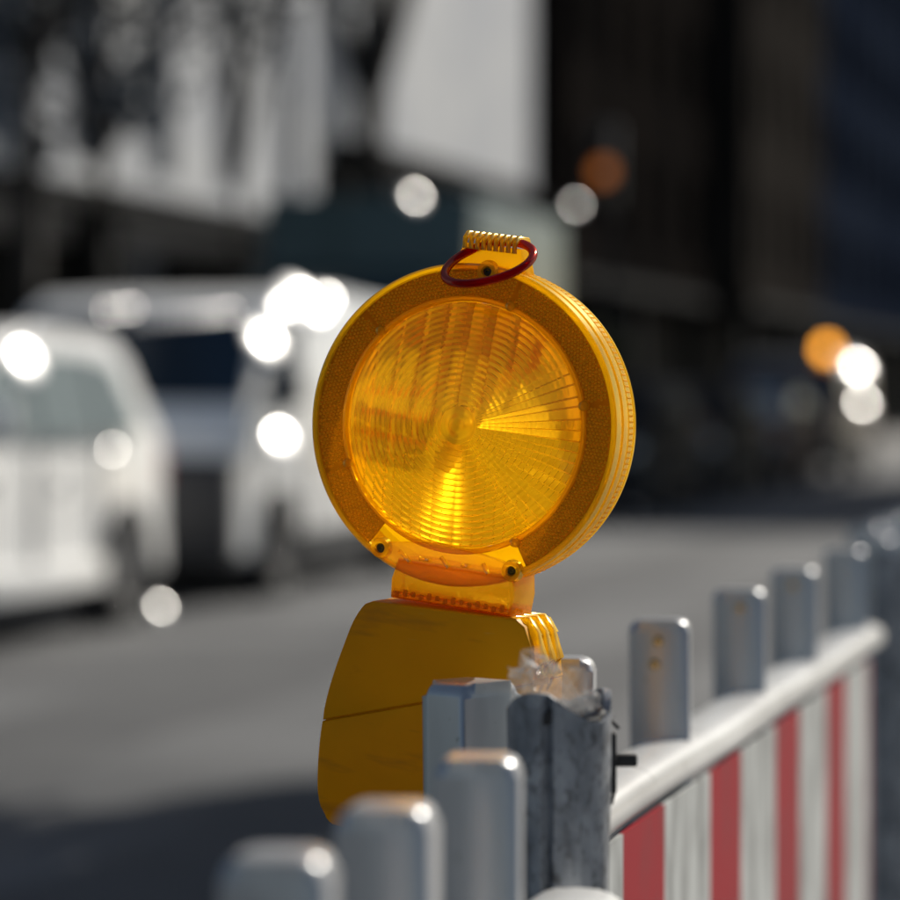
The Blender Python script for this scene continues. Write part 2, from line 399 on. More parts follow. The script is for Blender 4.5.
# ------------------------------------------------------------------ trees
def tree(lat, z, h, trunk_r, crown, nleaf, leafm, label, leaf=.16, seed=1, group=None, lean=0, clumps=26):
    rg = np.random.default_rng(seed); rr = random.Random(seed)
    t = empty('street_tree', S(lat, z, 0)); tag(t, label, 'tree', group)
    cx, cy, cz, rx, ry, rz = crown
    path = [(lean*(k/8)**2, .05*sin(k*1.3), h*k/8) for k in range(9)]
    V, F = tube(path, [trunk_r*(1.35 if k == 0 else 1-.075*k) for k in range(9)], 12)
    V = [v.copy() for v in V]; F = list(F)
    for k in range(9):
        a = 2*pi*k/9+rr.random(); st = Vector(path[5+k % 4]); en = Vector((cx+rx*.8*cos(a), cy+ry*.8*sin(a), cz+rz*rr.uniform(-.5, .7)))
        mid = (st+en)/2+Vector((0, 0, .35))
        v2, f2 = tube([st, st.lerp(mid, .5)+Vector((0, 0, .1)), mid, en], [trunk_r*.42, trunk_r*.33, trunk_r*.24, trunk_r*.06], 7)
        o = len(V); V += v2; F += [tuple(i+o for i in f) for f in f2]
    meshobj('trunk', V, F, M_BARK, t, True)
    cl = []
    for k in range(clumps):
        d = rg.normal(size=3); d /= np.linalg.norm(d); r = rg.random()**.4
        cl.append((cx+rx*d[0]*r, cy+ry*d[1]*r, cz+rz*d[2]*r, rg.uniform(.35, .75)*min(rx, rz)*.5))
    cl = np.array(cl); idx = rg.integers(0, clumps, nleaf)
    c = cl[idx, :3] + rg.normal(size=(nleaf, 3))*cl[idx, 3:4]*.55
    u = rg.normal(size=(nleaf, 3)); u /= np.linalg.norm(u, axis=1)[:, None]
    v = np.cross(u, rg.normal(size=(nleaf, 3))); v /= np.linalg.norm(v, axis=1)[:, None]
    s = leaf*rg.uniform(.6, 1.3, (nleaf, 1))
    A = c-u*s*.6; B = c+v*s*.36; C_ = c+u*s*.6; D = c-v*s*.36
    VV = np.stack([A, B, C_, D], 1).reshape(-1, 3)
    FF = np.arange(nleaf*4).reshape(-1, 4)
    me = bpy.data.meshes.new('crown'); me.from_pydata(VV.tolist(), [], FF.tolist()); me.update()
    link('crown', me, leafm, t)
    return t
G = 'trees along the left pavement'
tree(-9.3, 34.3, 7, .30, (0, 0, 9.5, 2.6, 3.0, 3.2), 5000, M_LEAF, 'thick dark trunk rising between the two pale facades', seed=3, group=G)
tree(-9.2, 24.3, 6, .16, (.2, 0, 6.0, 2.0, 2.2, 2.4), 900, M_LEAFB, 'thin bluish trunk at the far left edge behind the white minivan', seed=4, group=G, leaf=.2)
tree(-9.6, 27.0, 5.2, .11, (0, .3, 5.2, 1.5, 2.2, 1.8), 520, M_LEAFB, 'airy young tree nearest the thin bluish trunk at the left', seed=9, group=G, leaf=.2)
tree(-9.7, 31.0, 5.4, .07, (0, .3, 6.3, 1.5, 2.0, 2.4), 620, M_LEAFB, 'slim airy tree just left of the thick dark trunk', seed=12, group=G, leaf=.2)
# shrub mass low behind the dark cars
tree(-9.2, 41, 1.2, .1, (0, 0, 1.6, 1.4, 3.0, 1.3), 5000, M_LEAF, 'low dark shrub behind the parked black car', seed=40, leaf=.16)
# unseen tree added right of the frame to cast the lower-left road shadow
tree(.15, 13.0, 3.4, .14, (-.3, 0, 4.3, 1.5, 2.2, .95), 12000, M_LEAF, 'unseen small tree added on the near pavement to shade the road', seed=50, leaf=.17, clumps=34)

# ------------------------------------------------------------------ vehicles (local: y forward, x right, z up; front towards +y)
def loft_body(sections, hw, name, m, parent, tumble=0.0, beltz=1.0, roofz=1.5, bev=.06):
    """side outline (y,z) extruded across x with the upper part leaning in"""
    bm = bmesh.new(); n = len(sections)
    L_ = [bm.verts.new((-hw, y, z)) for y, z in sections]; R_ = [bm.verts.new((hw, y, z)) for y, z in sections]
    f1 = bm.faces.new(L_); f2 = bm.faces.new(R_[::-1])
    for i in range(n): bm.faces.new((L_[i], R_[i], R_[(i+1) % n], L_[(i+1) % n]))
    es = list(f1.edges)+list(f2.edges)
    bmesh.ops.bevel(bm, geom=es, offset=bev, segments=4, profile=.5, affect='EDGES')
    for v in bm.verts:
        if v.co.z > beltz: v.co.x *= 1-tumble*(v.co.z-beltz)/(roofz-beltz)
        v.co.x *= 1-.06*(abs(v.co.y)/2.3)**3
    return bmobj(name, bm, m, parent, True, 40)
def wheel_meshes(r, wd):
    V, F = lathe([(r*.62, -wd/2), (r*.9, -wd/2), (r, -wd/2+.03), (r, wd/2-.03), (r*.9, wd/2), (r*.62, wd/2)], 32, 'x', True)
    a = bpy.data.meshes.new('tyre'); a.from_pydata(V, [], F); a.materials.append(M_TYRE); a.shade_smooth()
    bm = bmesh.new()
    for k in range(10):
        q = 2*pi*k/10
        pts = [(.04*cos(q-.6), .04*sin(q-.6)), (r*.62*cos(q-.12), r*.62*sin(q-.12)), (r*.62*cos(q+.12), r*.62*sin(q+.12)), (.04*cos(q+.6), .04*sin(q+.6))]
        lo = [bm.verts.new((-wd*.3, y, z)) for y, z in pts]; hi = [bm.verts.new((wd*.36, y, z)) for y, z in pts]
        bm.faces.new(lo); bm.faces.new(hi[::-1])
        for i in range(4): bm.faces.new((lo[i], hi[i], hi[(i+1) % 4], lo[(i+1) % 4]))
    V, F = lathe([(r*.60, -wd*.35), (r*.64, wd*.4), (r*.57, wd*.4), (r*.55, -wd*.3)], 32, 'x', True)
    vs = [bm.verts.new(v) for v in V]
    for f in F: bm.faces.new([vs[i] for i in f])
    bmesh.ops.recalc_face_normals(bm, faces=bm.faces[:])
    b = bpy.data.meshes.new('rim'); bm.to_mesh(b); bm.free(); b.materials.append(M_RIM)
    return a, b
WHEEL = wheel_meshes(.33, .21)
def panel(name, pts, m, parent, off=.012, thick=.012):
    """a polygon in 3-D given a thickness along its normal"""
    P_ = [Vector(p) for p in pts]; n = (P_[1]-P_[0]).cross(P_[2]-P_[0]).normalized()
    bm = bmesh.new(); a = [bm.verts.new(p+n*off) for p in P_]; b = [bm.verts.new(p-n*thick) for p in P_]
    bm.faces.new(a); bm.faces.new(b[::-1]); k = len(P_)
    for i in range(k): bm.faces.new((a[i], b[i], b[(i+1) % k], a[(i+1) % k]))
    return bmobj(name, bm, m, parent)
def glint_dome(name, pos, normal, size, curv, m, parent):
    """a shallow domed cap facing normal, added as a sun-glint reflector"""
    prof = [(1e-4, 0)]; V, F = [], []
    n = 8; th = math.asin(size/curv)
    prof = [(curv*sin(th*k/n)+1e-5, curv*(cos(th*k/n)-cos(th))) for k in range(n+1)][::-1]
    prof = [(size*.98, -.03)] + prof
    V, F = lathe(prof, 24, 'z'); F = list(F)
    F.append(tuple(range(24))[::-1]); F.append(tuple(len(V)-24+k for k in range(24)))
    q = Vector(normal).to_track_quat('Z', 'Y').to_matrix()
    V = [q @ Vector(v)+Vector(pos) for v in V]
    return meshobj(name, V, F, m, parent, True, 50)
def car(name, label, cat, lat_side, z_near, faces_cam, kind, paint, glass=None, group='vehicles parked along the far kerb', glints=()):
    """lat_side: lateral offset of the side that faces the road; z_near: depth of the end nearest the camera"""
    glass = glass or M_GLASS
    D = {'mpv': (4.0, .86, 1.70), 'van': (4.9, .95, 1.98), 'box': (6.6, 1.0, 3.05), 'hatch': (4.1, .87, 1.47), 'sedan': (4.5, .88, 1.45)}[kind]
    Lc, hw, H = D
    c = empty(name); tag(c, label, cat, group)
    fy = Lc/2; ry = -Lc/2
    # side outline, front at +y, going round clockwise
    if kind == 'mpv': sec = [(ry+.05, .28), (ry, .55), (ry+.02, .92), (ry+.12, 1.05), (ry+.42, 1.50), (ry+.62, 1.60), (-.2, 1.63), (.45, 1.57), (1.15, 1.10), (1.65, 1.0), (fy-.06, .82), (fy, .55), (fy-.06, .24)]
    elif kind == 'van': sec = [(ry+.02, .28), (ry, .6), (ry+.02, 1.8), (ry+.15, 1.95), (0, 1.99), (1.15, 1.93), (1.4, 1.84), (2.05, 1.20), (2.3, 1.07), (fy-.05, .92), (fy, .6), (fy-.06, .24)]
    elif kind == 'box': sec = [(ry, .5), (ry, 3.05), (1.2, 3.05), (1.25, 2.4), (1.9, 2.25), (2.5, 1.5), (3.1, 1.25), (fy, .7), (fy-.05, .3), (ry+.1, .3)]
    elif kind == 'hatch': sec = [(ry+.05, .28), (ry, .55), (ry+.03, .9), (ry+.35, 1.25), (ry+.65, 1.42), (-.2, 1.47), (.4, 1.42), (1.1, .98), (1.8, .86), (fy-.03, .68), (fy, .5), (fy-.06, .24)]
    else: sec = [(ry+.05, .28), (ry, .55), (ry+.03, .92), (ry+.5, 1.0), (ry+1.1, 1.38), (-.3, 1.45), (.35, 1.41), (1.05, .97), (1.9, .84), (fy-.03, .66), (fy, .5), (fy-.06, .24)]
    belt = {'mpv': 1.02, 'van': 1.15, 'box': 1.35, 'hatch': .93, 'sedan': .95}[kind]
    tumble = {'box': .03, 'van': .10}.get(kind, .16)
    loft_body(sec, hw, 'body', paint, c, tumble, belt, H, bev=.09 if kind != 'box' else .05)
    def xs(z): return hw*(1-tumble*max(0, z-belt)/(H-belt))+.004
    wf, wr = {'mpv': (1.25, -1.28), 'van': (1.55, -1.45), 'box': (2.1, -2.0), 'hatch': (1.3, -1.25), 'sedan': (1.38, -1.35)}[kind]
    for yy in (wf, wr):
        for s in (-1, 1):
            wl = empty('wheel', (s*(hw-.10), yy, .33)); wl.parent = c
            if s < 0: wl.rotation_euler = (0, 0, pi)
            link('tyre', WHEEL[0], None, wl); link('rim', WHEEL[1], None, wl)
            V, F = lathe([(.37, s*(hw-.2)), (.37, s*(hw+.006)), (.335, s*(hw+.006)), (.335, s*(hw-.2))], 28, 'x', True)
            V = [(v[0], v[1]+yy, v[2]+.33) for v in V]; meshobj('wheel_arch', V, F, M_TRIM, c, True, 40)
    # windows
    top = H-.14
    if kind == 'box': sw = [[(1.35, 1.5), (2.35, 1.5), (1.95, 2.1), (1.35, 2.15)]]
    elif kind == 'van': sw = [[(1.1, 1.26), (1.8, 1.26), (1.42, 1.68), (1.1, 1.72)]]
    elif kind == 'mpv': sw = [[(.15, 1.06), (1.02, 1.08), (.5, 1.44), (.15, 1.49)], [(-.8, 1.06), (.07, 1.06), (.07, 1.49), (-.8, 1.49)], [(-1.5, 1.08), (-.88, 1.06), (-.88, 1.48), (-1.2, 1.44)]]
    else: sw = [[(.05, .96), (.92, .98), (.38, 1.30), (.05, 1.34)], [(-.85, .96), (-.03, .96), (-.03, 1.34), (-.7, 1.31)]]
    for pl in sw:
        for s in (-1, 1):
            pts = [(s*xs(z), y, z) for y, z in pl]
            if s < 0: pts = pts[::-1]
            panel('side_window', pts, glass, c, .006, .02)
    # windscreen and rear window from the outline
    def along(a, b, t): return (a[0]+(b[0]-a[0])*t, a[1]+(b[1]-a[1])*t)
    ws = {'mpv': (8, 7), 'van': (7, 6), 'box': (5, 4), 'hatch': (7, 6), 'sedan': (7, 6)}[kind]
    lo, hi = along(sec[ws[0]], sec[ws[1]], .06), along(sec[ws[0]], sec[ws[1]], .93)
    a, b = xs(lo[1])-.1, xs(hi[1])-.12
    panel('windscreen', [(-a, lo[0], lo[1]), (a, lo[0], lo[1]), (b, hi[0], hi[1]), (-b, hi[0], hi[1])][::-1], glass, c, .012, .012) if False else \
        panel('windscreen', [(a, lo[0], lo[1]), (-a, lo[0], lo[1]), (-b, hi[0], hi[1]), (b, hi[0], hi[1])], glass, c, .012, .012)
    if kind != 'box':
        rw = {'mpv': (3, 4), 'van': None, 'hatch': (3, 4), 'sedan': (3, 4)}[kind]
        if rw: lo, hi = along(sec[rw[0]], sec[rw[1]], .1), along(sec[rw[0]], sec[rw[1]], .9)
        else: lo, hi = (ry-.004, 1.2), (ry-.002, 1.7)
        a, b = xs(lo[1])-.15, xs(hi[1])-.17
        panel('rear_window', [(-a, lo[0], lo[1]), (a, lo[0], lo[1]), (b, hi[0], hi[1]), (-b, hi[0], hi[1])], glass, c, .012, .012)
    # bumpers, grille, lights, plates, doors, handles, mirrors
    bm = bmesh.new(); box(bm, -hw*.95, hw*.95, fy-.12, fy+.05, .24, .52 if kind != 'van' else .90, .03); bmobj('front_bumper', bm, M_TRIM, c, True)
    bm = bmesh.new(); box(bm, -hw*.93, hw*.93, ry-.05, ry+.12, .26, .5, .03); bmobj('rear_bumper', bm, M_TRIM if kind in ('van', 'box') else paint, c, True)
    bm = bmesh.new(); box(bm, -hw*.55, hw*.55, fy-.1, fy+.02, .54, .72, .015); bmobj('grille', bm, M_TRIM, c)
    bm = bmesh.new(); box(bm, -.26, .26, fy+.045, fy+.06, .33, .44, .003); bmobj('number_plate', bm, M_PLATE, c)
    bm = bmesh.new(); box(bm, -.26, .26, ry-.06, ry-.045, .6, .71, .003); bmobj('number_plate', bm, M_PLATE, c)
    for s in (-1, 1):
        x0, x1 = sorted((s*hw*.62, s*hw*.93))
        bm = bmesh.new(); box(bm, x0, x1, fy-.22, fy+.0, .60, .78, .04, 3); bmobj('headlight', bm, M_LAMPG, c, True)
        x0, x1 = sorted((s*hw*.80, s*hw*.955))
        bm = bmesh.new(); box(bm, x0, x1, ry-.01, ry+.1, .75, 1.0, .02); bmobj('tail_light', bm, M_TAIL, c)
        bm = bmesh.new(); my = {'van': 1.75, 'box': 2.2, 'mpv': .95}.get(kind, .8); x0, x1 = sorted((s*hw, s*(hw+.2)))
        box(bm, x0, x1, my-.05, my+.05, belt+.05, belt+.22, .03, 3); bmobj('mirror', bm, paint if kind not in ('van',) else M_TRIM, c, True)
        for dy in ((-.35, .7) if kind != 'box' else (1.6,)):
            x0, x1 = sorted((s*(hw-.01), s*(hw+.035))); bm = bmesh.new(); box(bm, x0, x1, dy-.1, dy+.06, belt-.17, belt-.135, .01); bmobj('door_handle', bm, paint, c, True)
        for dy in ((.1, .95, -.85) if kind in ('mpv', 'hatch', 'sedan') else (.9, 1.95) if kind == 'van' else ()):
            x0, x1 = sorted((s*(hw-.02), s*(hw+.003))); bm = bmesh.new(); box(bm, x0, x1, dy-.003, dy+.003, .35, belt-.03); bmobj('door_gap', bm, M_TRIM, c)
        x0, x1 = sorted((s*(hw-.03), s*(hw+.012))); bm = bmesh.new(); box(bm, x0, x1, wr+.4, wf-.4, .25, .40, .01); bmobj('sill', bm, M_TRIM if kind == 'van' else paint, c, True)
    # place
    cosT = cos(TH); zc = z_near+Lc/2*cosT
    c.location = S(lat_side-hw/cosT, zc, 0)
    c.rotation_euler = (0, 0, ROT+(pi if faces_cam else 0))
    return c
def half_vec(p): 
    v = (Vector((0, 0, HCAM))-Vector(p)).normalized(); return (v+sd).normalized()
def glint_on(c, px, py, d, size, curv, name='sun_glint', m=None):
    """a small chrome dome added for a sun glint, facing midway between camera and sun"""
    p = P(px, py, d); Mi = c.matrix_basis.inverted()
    cam_ = Vector((0, 0, HCAM)); o_ = Mi @ cam_; dr = (Mi @ p-o_).normalized()
    for ch in c.children:                                      # seat the dome on the bodywork
        if ch.name.split('.')[0] == 'body':
            ok, hit, nn, ix = ch.ray_cast(o_, dr)
            if ok and abs((hit-o_).length-(Mi @ p-o_).length) < 1.3: p = c.matrix_basis @ (hit-dr*.012)
    n = Mi.to_3x3() @ half_vec(p)
    return glint_dome(name, Mi @ p, n, size, curv, m or M_CHROME, c)

A = car('parked_minivan', 'white minivan nearest the left edge with its road side in sun', 'minivan', -6.1, 14.6, True, 'mpv', M_PWHITE, M_GLASSL)
B = car('parked_van', 'white van with dark windscreen behind the white minivan', 'van', -6.05, 19.6, True, 'van', M_PWHITE)
C_ = car('parked_box_truck', 'dark teal box truck parked behind the round lamp', 'truck', -6.6, 26.0, True, 'box', M_PTEAL)
D_ = car('parked_car', 'black car parked just right of the round lamp', 'car', -6.2, 33.6, True, 'hatch', M_PBLACK, M_GLASSD)
E_ = car('parked_car', 'dark grey saloon between the black car and the dark red car', 'car', -6.2, 38.6, True, 'sedan', M_PBLACK, M_GLASSD)
F_ = car('parked_car', 'dark red car with pale windscreen at the right of the row', 'car', -6.2, 44.0, True, 'hatch', M_PDRED, M_GLASSL)
G_ = car('parked_van', 'dark grey van with lit amber beacon at the right end of the row', 'van', -6.1, 49.5, True, 'van', M_PGREY)
# chrome domes added to the vehicles only to throw sun glints
glint_on(A, 21, 357, 15.9, .13, .42, 'side_glint')
glint_on(A, 112, 450, 17.2, .035, .10, 'door_glint')
glint_on(B, 265, 340, 20.2, .13, .45, 'side_glint')
glint_on(B, 277, 436, 20.3, .13, .42, 'wing_glint')
glint_on(B, 300, 300, 20.9, .16, .5, 'roof_edge_glint')
for sg in (-1, 1):
    x0, x1 = sorted((sg*.85, sg*.60)); bm = bmesh.new(); box(bm, x0, x1, -1.73, -1.71, .05, .36, .004); bmobj('mud_flap', bm, M_TYRE, A)
glint_on(A, 160, 607, 18.05, .05, .13, 'flap_glint')  # low glint dome, with the flaps added to carry it
glint_on(G_, 857, 368, 50.7, .2, .62, 'side_glint')
glint_on(G_, 861, 404, 51.0, .18, .48, 'door_glint')
glint_on(C_, 576, 205, 28.6, .05, .13, 'truck_glint')
glint_on(D_, 633, 510, 33.2, .04, .11, 'bumper_glint')
for xx, yy in ((282, 308), (318, 312), (305, 302), (326, 300)): glint_on(B, xx, yy, 20.75, .09, .22, 'roof_glint')
for xx in range(108, 240, 11): glint_on(B, xx, 309+(xx*7 % 13), 20.35, .035, .078, 'roof_front_glint')  # row of domes added for the glare along the roof front
glint_on(C_, 415, 197, 25.8, .08, .20, 'truck_glint')
# amber beacon on the far van
p = P(827, 348, 50.6); Mi = G_.matrix_basis.inverted(); lp = Mi @ p
bm = bmesh.new(); bmesh.ops.create_uvsphere(bm, u_segments=20, v_segments=12, radius=.115, matrix=Matrix.Translation((lp.x, lp.y, 2.06)))
bmobj('beacon', bm, M_BEACON, G_, True)
# traffic signal, lit amber
ts = empty('traffic_signal', S(-8.6, 43.0, .118), ROT); tag(ts, 'dark traffic signal showing amber, high above the black parked car', 'traffic light')
sig = P(604, 172, 43.3); ts.location = (sig.x, sig.y, .118)
V, F = tube([(0, .25, 0), (0, .25, 2), (0, .25, sig.z+.3)], [.07, .06, .055], 12); meshobj('pole', V, F, M_TRIM, ts, True)
bm = bmesh.new(); box(bm, -.16, .16, 0, .18, sig.z-.6, sig.z+.5, .03); bmobj('signal_head', bm, M_TRIM, ts, True)
for k, m in ((0, M_SIGNAL), (.33, M_SLOT), (-.33, M_SLOT)):
    V, F = lathe([(.13, .0), (.11, -.02), (.001, -.045)], 24, 'y'); V = [(v[0], v[1]-.001, v[2]+sig.z-.118+k) for v in V]
    meshobj('signal_lens', V, F, m, ts, True)
    V, F = lathe([(.14, 0), (.145, -.16), (.135, -.16), (.13, 0)], 24, 'y', True); V = [(v[0], v[1]-.001, v[2]+sig.z-.118+k) for v in V]
    meshobj('visor', V, F, M_TRIM, ts, True)

# ------------------------------------------------------------------ the barrier fence
TOP = 1.078; 
PW = .047; PT = .036
def picket_mesh():
    bm = bmesh.new(); hw = PW/2; r = .009
    pts = [(-hw, -.62), (hw, -.62), (hw, -r)] + [(hw-r+r*cos(a), -r+r*sin(a)) for a in [pi/10*k for k in range(1, 6)]] \
        + [(-hw+r+r*cos(a), -r+r*sin(a)) for a in [pi/2+pi/10*k for k in range(0, 6)]]
    prism(bm, pts, -PT/2, PT/2, .0065, 4)
    bmesh.ops.recalc_face_normals(bm, faces=bm.faces[:])
    me = bpy.data.meshes.new('picket'); bm.to_mesh(me); bm.free(); me.materials.append(M_PICKET); me.shade_smooth(); me.set_sharp_from_angle(angle=radians(50))
    V, F = lathe([(.0001, -.003), (.003, -.0028), (.0042, -.0012), (.0042, .001)], 14, 'y')
    b = bpy.data.meshes.new('bolt'); b.from_pydata(V, [], F); b.materials.append(M_BRASS); b.shade_smooth()
    return me, b
M_BRASS = simple('brass_bolt', (.8, .5, .2), .25, 1)
ME_P, ME_B = picket_mesh()
def fence(name, label, lat, z0, z1, pickets, first_red, rail_ends=(True, True), leg=True):
    """z0..z1 depth range of the rail; pickets: list of (depth, rise, twist)"""
    zc = (z0+z1)/2; f = empty(name, S(lat, zc, 0), ROT); tag(f, label, 'barrier', 'red and white barrier panels in a row')
    L = (z1-z0)/cos(TH); RH = TOP-.108
    # rail: rounded beam, pickets rise from its left half
    n = 20; prof = []
    for k in range(n):
        a = 2*pi*k/n; prof.append((.0275*abs(cos(a))**.75*(1 if cos(a) > 0 else -1)+.004, .0160*abs(sin(a))**.85*(1 if sin(a) > 0 else -1)))
    V = []; F = []; ys = [-L/2-.012, -L/2-.009, -L/2, ] + [-L/2+L*k/30 for k in range(1, 30)] + [L/2, L/2+.009, L/2+.012]
    sc = [.35, .8, 1]+[1]*29+[1, .8, .35]
    for y, s in zip(ys, sc):
        for (x, z) in prof: V.append((.004+(x-.004)*s, y, RH+z*s+.0012*sin(y*9)))
    for i in range(len(ys)-1):
        for k in range(n): F.append((i*n+k, i*n+(k+1) % n, (i+1)*n+(k+1) % n, (i+1)*n+k))
    F.append(tuple(range(n))); F.append(tuple((len(ys)-1)*n+k for k in range(n))[::-1])
    meshobj('rail', V, F, M_RAIL, f, True, 60)
    # lower rail
    bm = bmesh.new(); box(bm, -.02, .03, -L/2, L/2, .20, .24, .01); bmobj('lower_rail', bm, M_RAIL, f, True)
    # striped board
    per = .363/cos(TH); y = -L/2+.004; k = 0; V = []; F = []; MI = []
    ph = first_red-zc
    ph = ph/cos(TH)
    cuts = [-L/2+.004]; cols = []
    m = -20
    segs = []
    while True:
        r0 = ph+m*per-.082; r1 = ph+m*per+.082
        segs.append((r0, r1, 1)); segs.append((r1, ph+(m+1)*per-.082, 0)); m += 1
        if r0 > L: break
    zt, zb = RH-.018, RH-.55
    for (a, b, ci) in segs:
        a = max(a, -L/2+.004); b = min(b, L/2-.10)
        if b <= a: continue
        o = len(V); V += [(.0255, a, zb), (.0255, b, zb), (.0255, b, zt), (.0255, a, zt), (.0215, a, zb), (.0215, b, zb), (.0215, b, zt), (.0215, a, zt)]
        F += [(o, o+1, o+2, o+3), (o+5, o+4, o+7, o+6), (o+3, o+2, o+6, o+7), (o, o+4, o+5, o+1)]; MI += [ci]*4
    e0, e1 = 0, len(V)-8
    bd = meshobj('striped_board', V, F, [M_WHITE, M_REDF], f)
    for q, ci in zip(bd.data.polygons, MI): q.material_index = ci
    for (zd, rise, tw, nb, *sc_) in pickets:
        o = link('picket', ME_P, None, f); o.location = (-.006, (zd-zc)/cos(TH), TOP+rise)
        o.rotation_euler = (random.uniform(-.01, .01), random.uniform(-.012, .012), -ROT*.55+tw)
        if sc_: o.scale = (sc_[0], 1, 1); o.location.x += .0035
        for j in range(nb):
            b_ = link('bolt', ME_B, None, o); b_.location = (random.uniform(-.004, .004)-.006*j, -PT/2-.0005, -.016-.018*j)
    # feet
    for yy in (-L/2+.25, L/2-.25):
        bm = bmesh.new(); box(bm, -.28, .28, yy-.07, yy+.07, .0, .10, .02); bmobj('foot', bm, M_SLOT, f, True)
        bm = bmesh.new(); box(bm, -.018, .018, yy-.02, yy+.02, .10, .2, .0); bmobj('leg', bm, M_RAIL, f)
    return f
nearP = [(1.21, 0, .02, 0, .86), (1.365, -.0015, -.03, 0, .86), (1.53, .001, .02, 0, .86)]
fence('barrier_fence', 'nearest barrier panel, its blurred pickets at the bottom of the photo', -.361,   .55, 1.73, nearP, 1.0)
farP = [(1.885, .006, .88, 0), (2.13, 0, 0, 0), (2.5, 0, 0, 2), (2.9, 0, 0, 1), (3.26, 0, 0, 1), (3.68, 0, 0, 0), (3.99, 0, 0, 0)]
fence('barrier_fence', 'red and white barrier panel receding to the right of the grimy post', -.446, 1.90, 3.76, farP, 2.27)
fence('barrier_fence', 'farthest barrier panel, pickets glinting at the right edge of the photo', -.50, 4.25, 6.2, [(4.36, 0, 0, 0), (4.62, 0, 0, 0), (4.9, 0, 0, 0), (5.3, 0, 0, 0), (5.7, 0, 0, 0)], 4.2)

# ------------------------------------------------------------------ the posts
def post(name, label, lat, z, w, top, seed, slot=True):
    rr = random.Random(seed); o = empty(name, S(lat, z, 0), 0); tag(o, label, 'post')
    V = []; F = []; n = 48; hs = [0, .3, .6, .8] + [top-.16+k*.01 for k in range(17)]
    def rad(a, wd):
        p = 2.5; return wd/2/((abs(cos(a))**p+abs(sin(a))**p)**(1/p))
    for i, h in enumerate(hs):
        wd = w*(1+.10*(max(0, 1-(top-h)/.3)))
        for k in range(n):
            a = 2*pi*k/n; r = rad(a, wd)*(1+.012*sin(3*a+h*31)+.012*sin(5*a-h*53))
            if slot:
                dq = (a-radians(255)+pi) % (2*pi)-pi
                if abs(dq) < .07: r *= .84
            hh = h+(.004*sin(a*3+1)+.005*sin(a*2) if i >= len(hs)-3 else 0)
            V.append((r*cos(a), r*sin(a), hh))
    m = len(hs)
    for i in range(m-1):
        for k in range(n): F.append((i*n+k, i*n+(k+1) % n, (i+1)*n+(k+1) % n, (i+1)*n+k))
    # inner lip so the tube is open at the top
    b0 = len(V)
    for dz in (0, -.05):
        for k in range(n):
            v = V[(m-1)*n+k]; V.append((v[0]*.86, v[1]*.86, v[2]+dz))
    for k in range(n):
        l = (k+1) % n
        F.append(((m-1)*n+k, (m-1)*n+l, b0+l, b0+k)); F.append((b0+k, b0+l, b0+n+l, b0+n+k))
    F.append(tuple(b0+n+k for k in range(n)))
    meshobj('tube', V, F, M_POST, o, True, 40)
    bm = bmesh.new(); box(bm, -.2, .2, -.3, .3, 0.0, .11, .02); bmobj('base', bm, M_SLOT, o, True)
    if slot:
        V = []; F = []
        for k in range(n):
            a = 2*pi*k/n; r = rad(a, w)*1.035; t0 = top-.012+.004*sin(a*3+1)+.003*sin(7*a); t1 = t0+.0075+.002*sin(11*a)
            V += [(r*cos(a), r*sin(a), t0), (r*cos(a), r*sin(a), t1), (r*.93*cos(a), r*.93*sin(a), t1+.001), (r*.93*cos(a), r*.93*sin(a), t0-.001)]
        for k in range(n):
            l = (k+1) % n
            for q in range(4): F.append((4*k+q, 4*l+q, 4*l+(q+1) % 4, 4*k+(q+1) % 4))
        meshobj('sealing_band', V, F, M_SLOT, o, True, 40)
    return o
pz = 1.79; pp = P(559, 708, pz)
post1 = post('barrier_post', 'grimy grey post stuffed with clear film in front of the yellow housing', pp.x-K*pz, pz, .0535, pp.z+.003, 5)
post('barrier_post', 'blurred dark post at the right edge where two barrier panels meet', -.428, 3.98, .05, 1.055, 6, False)

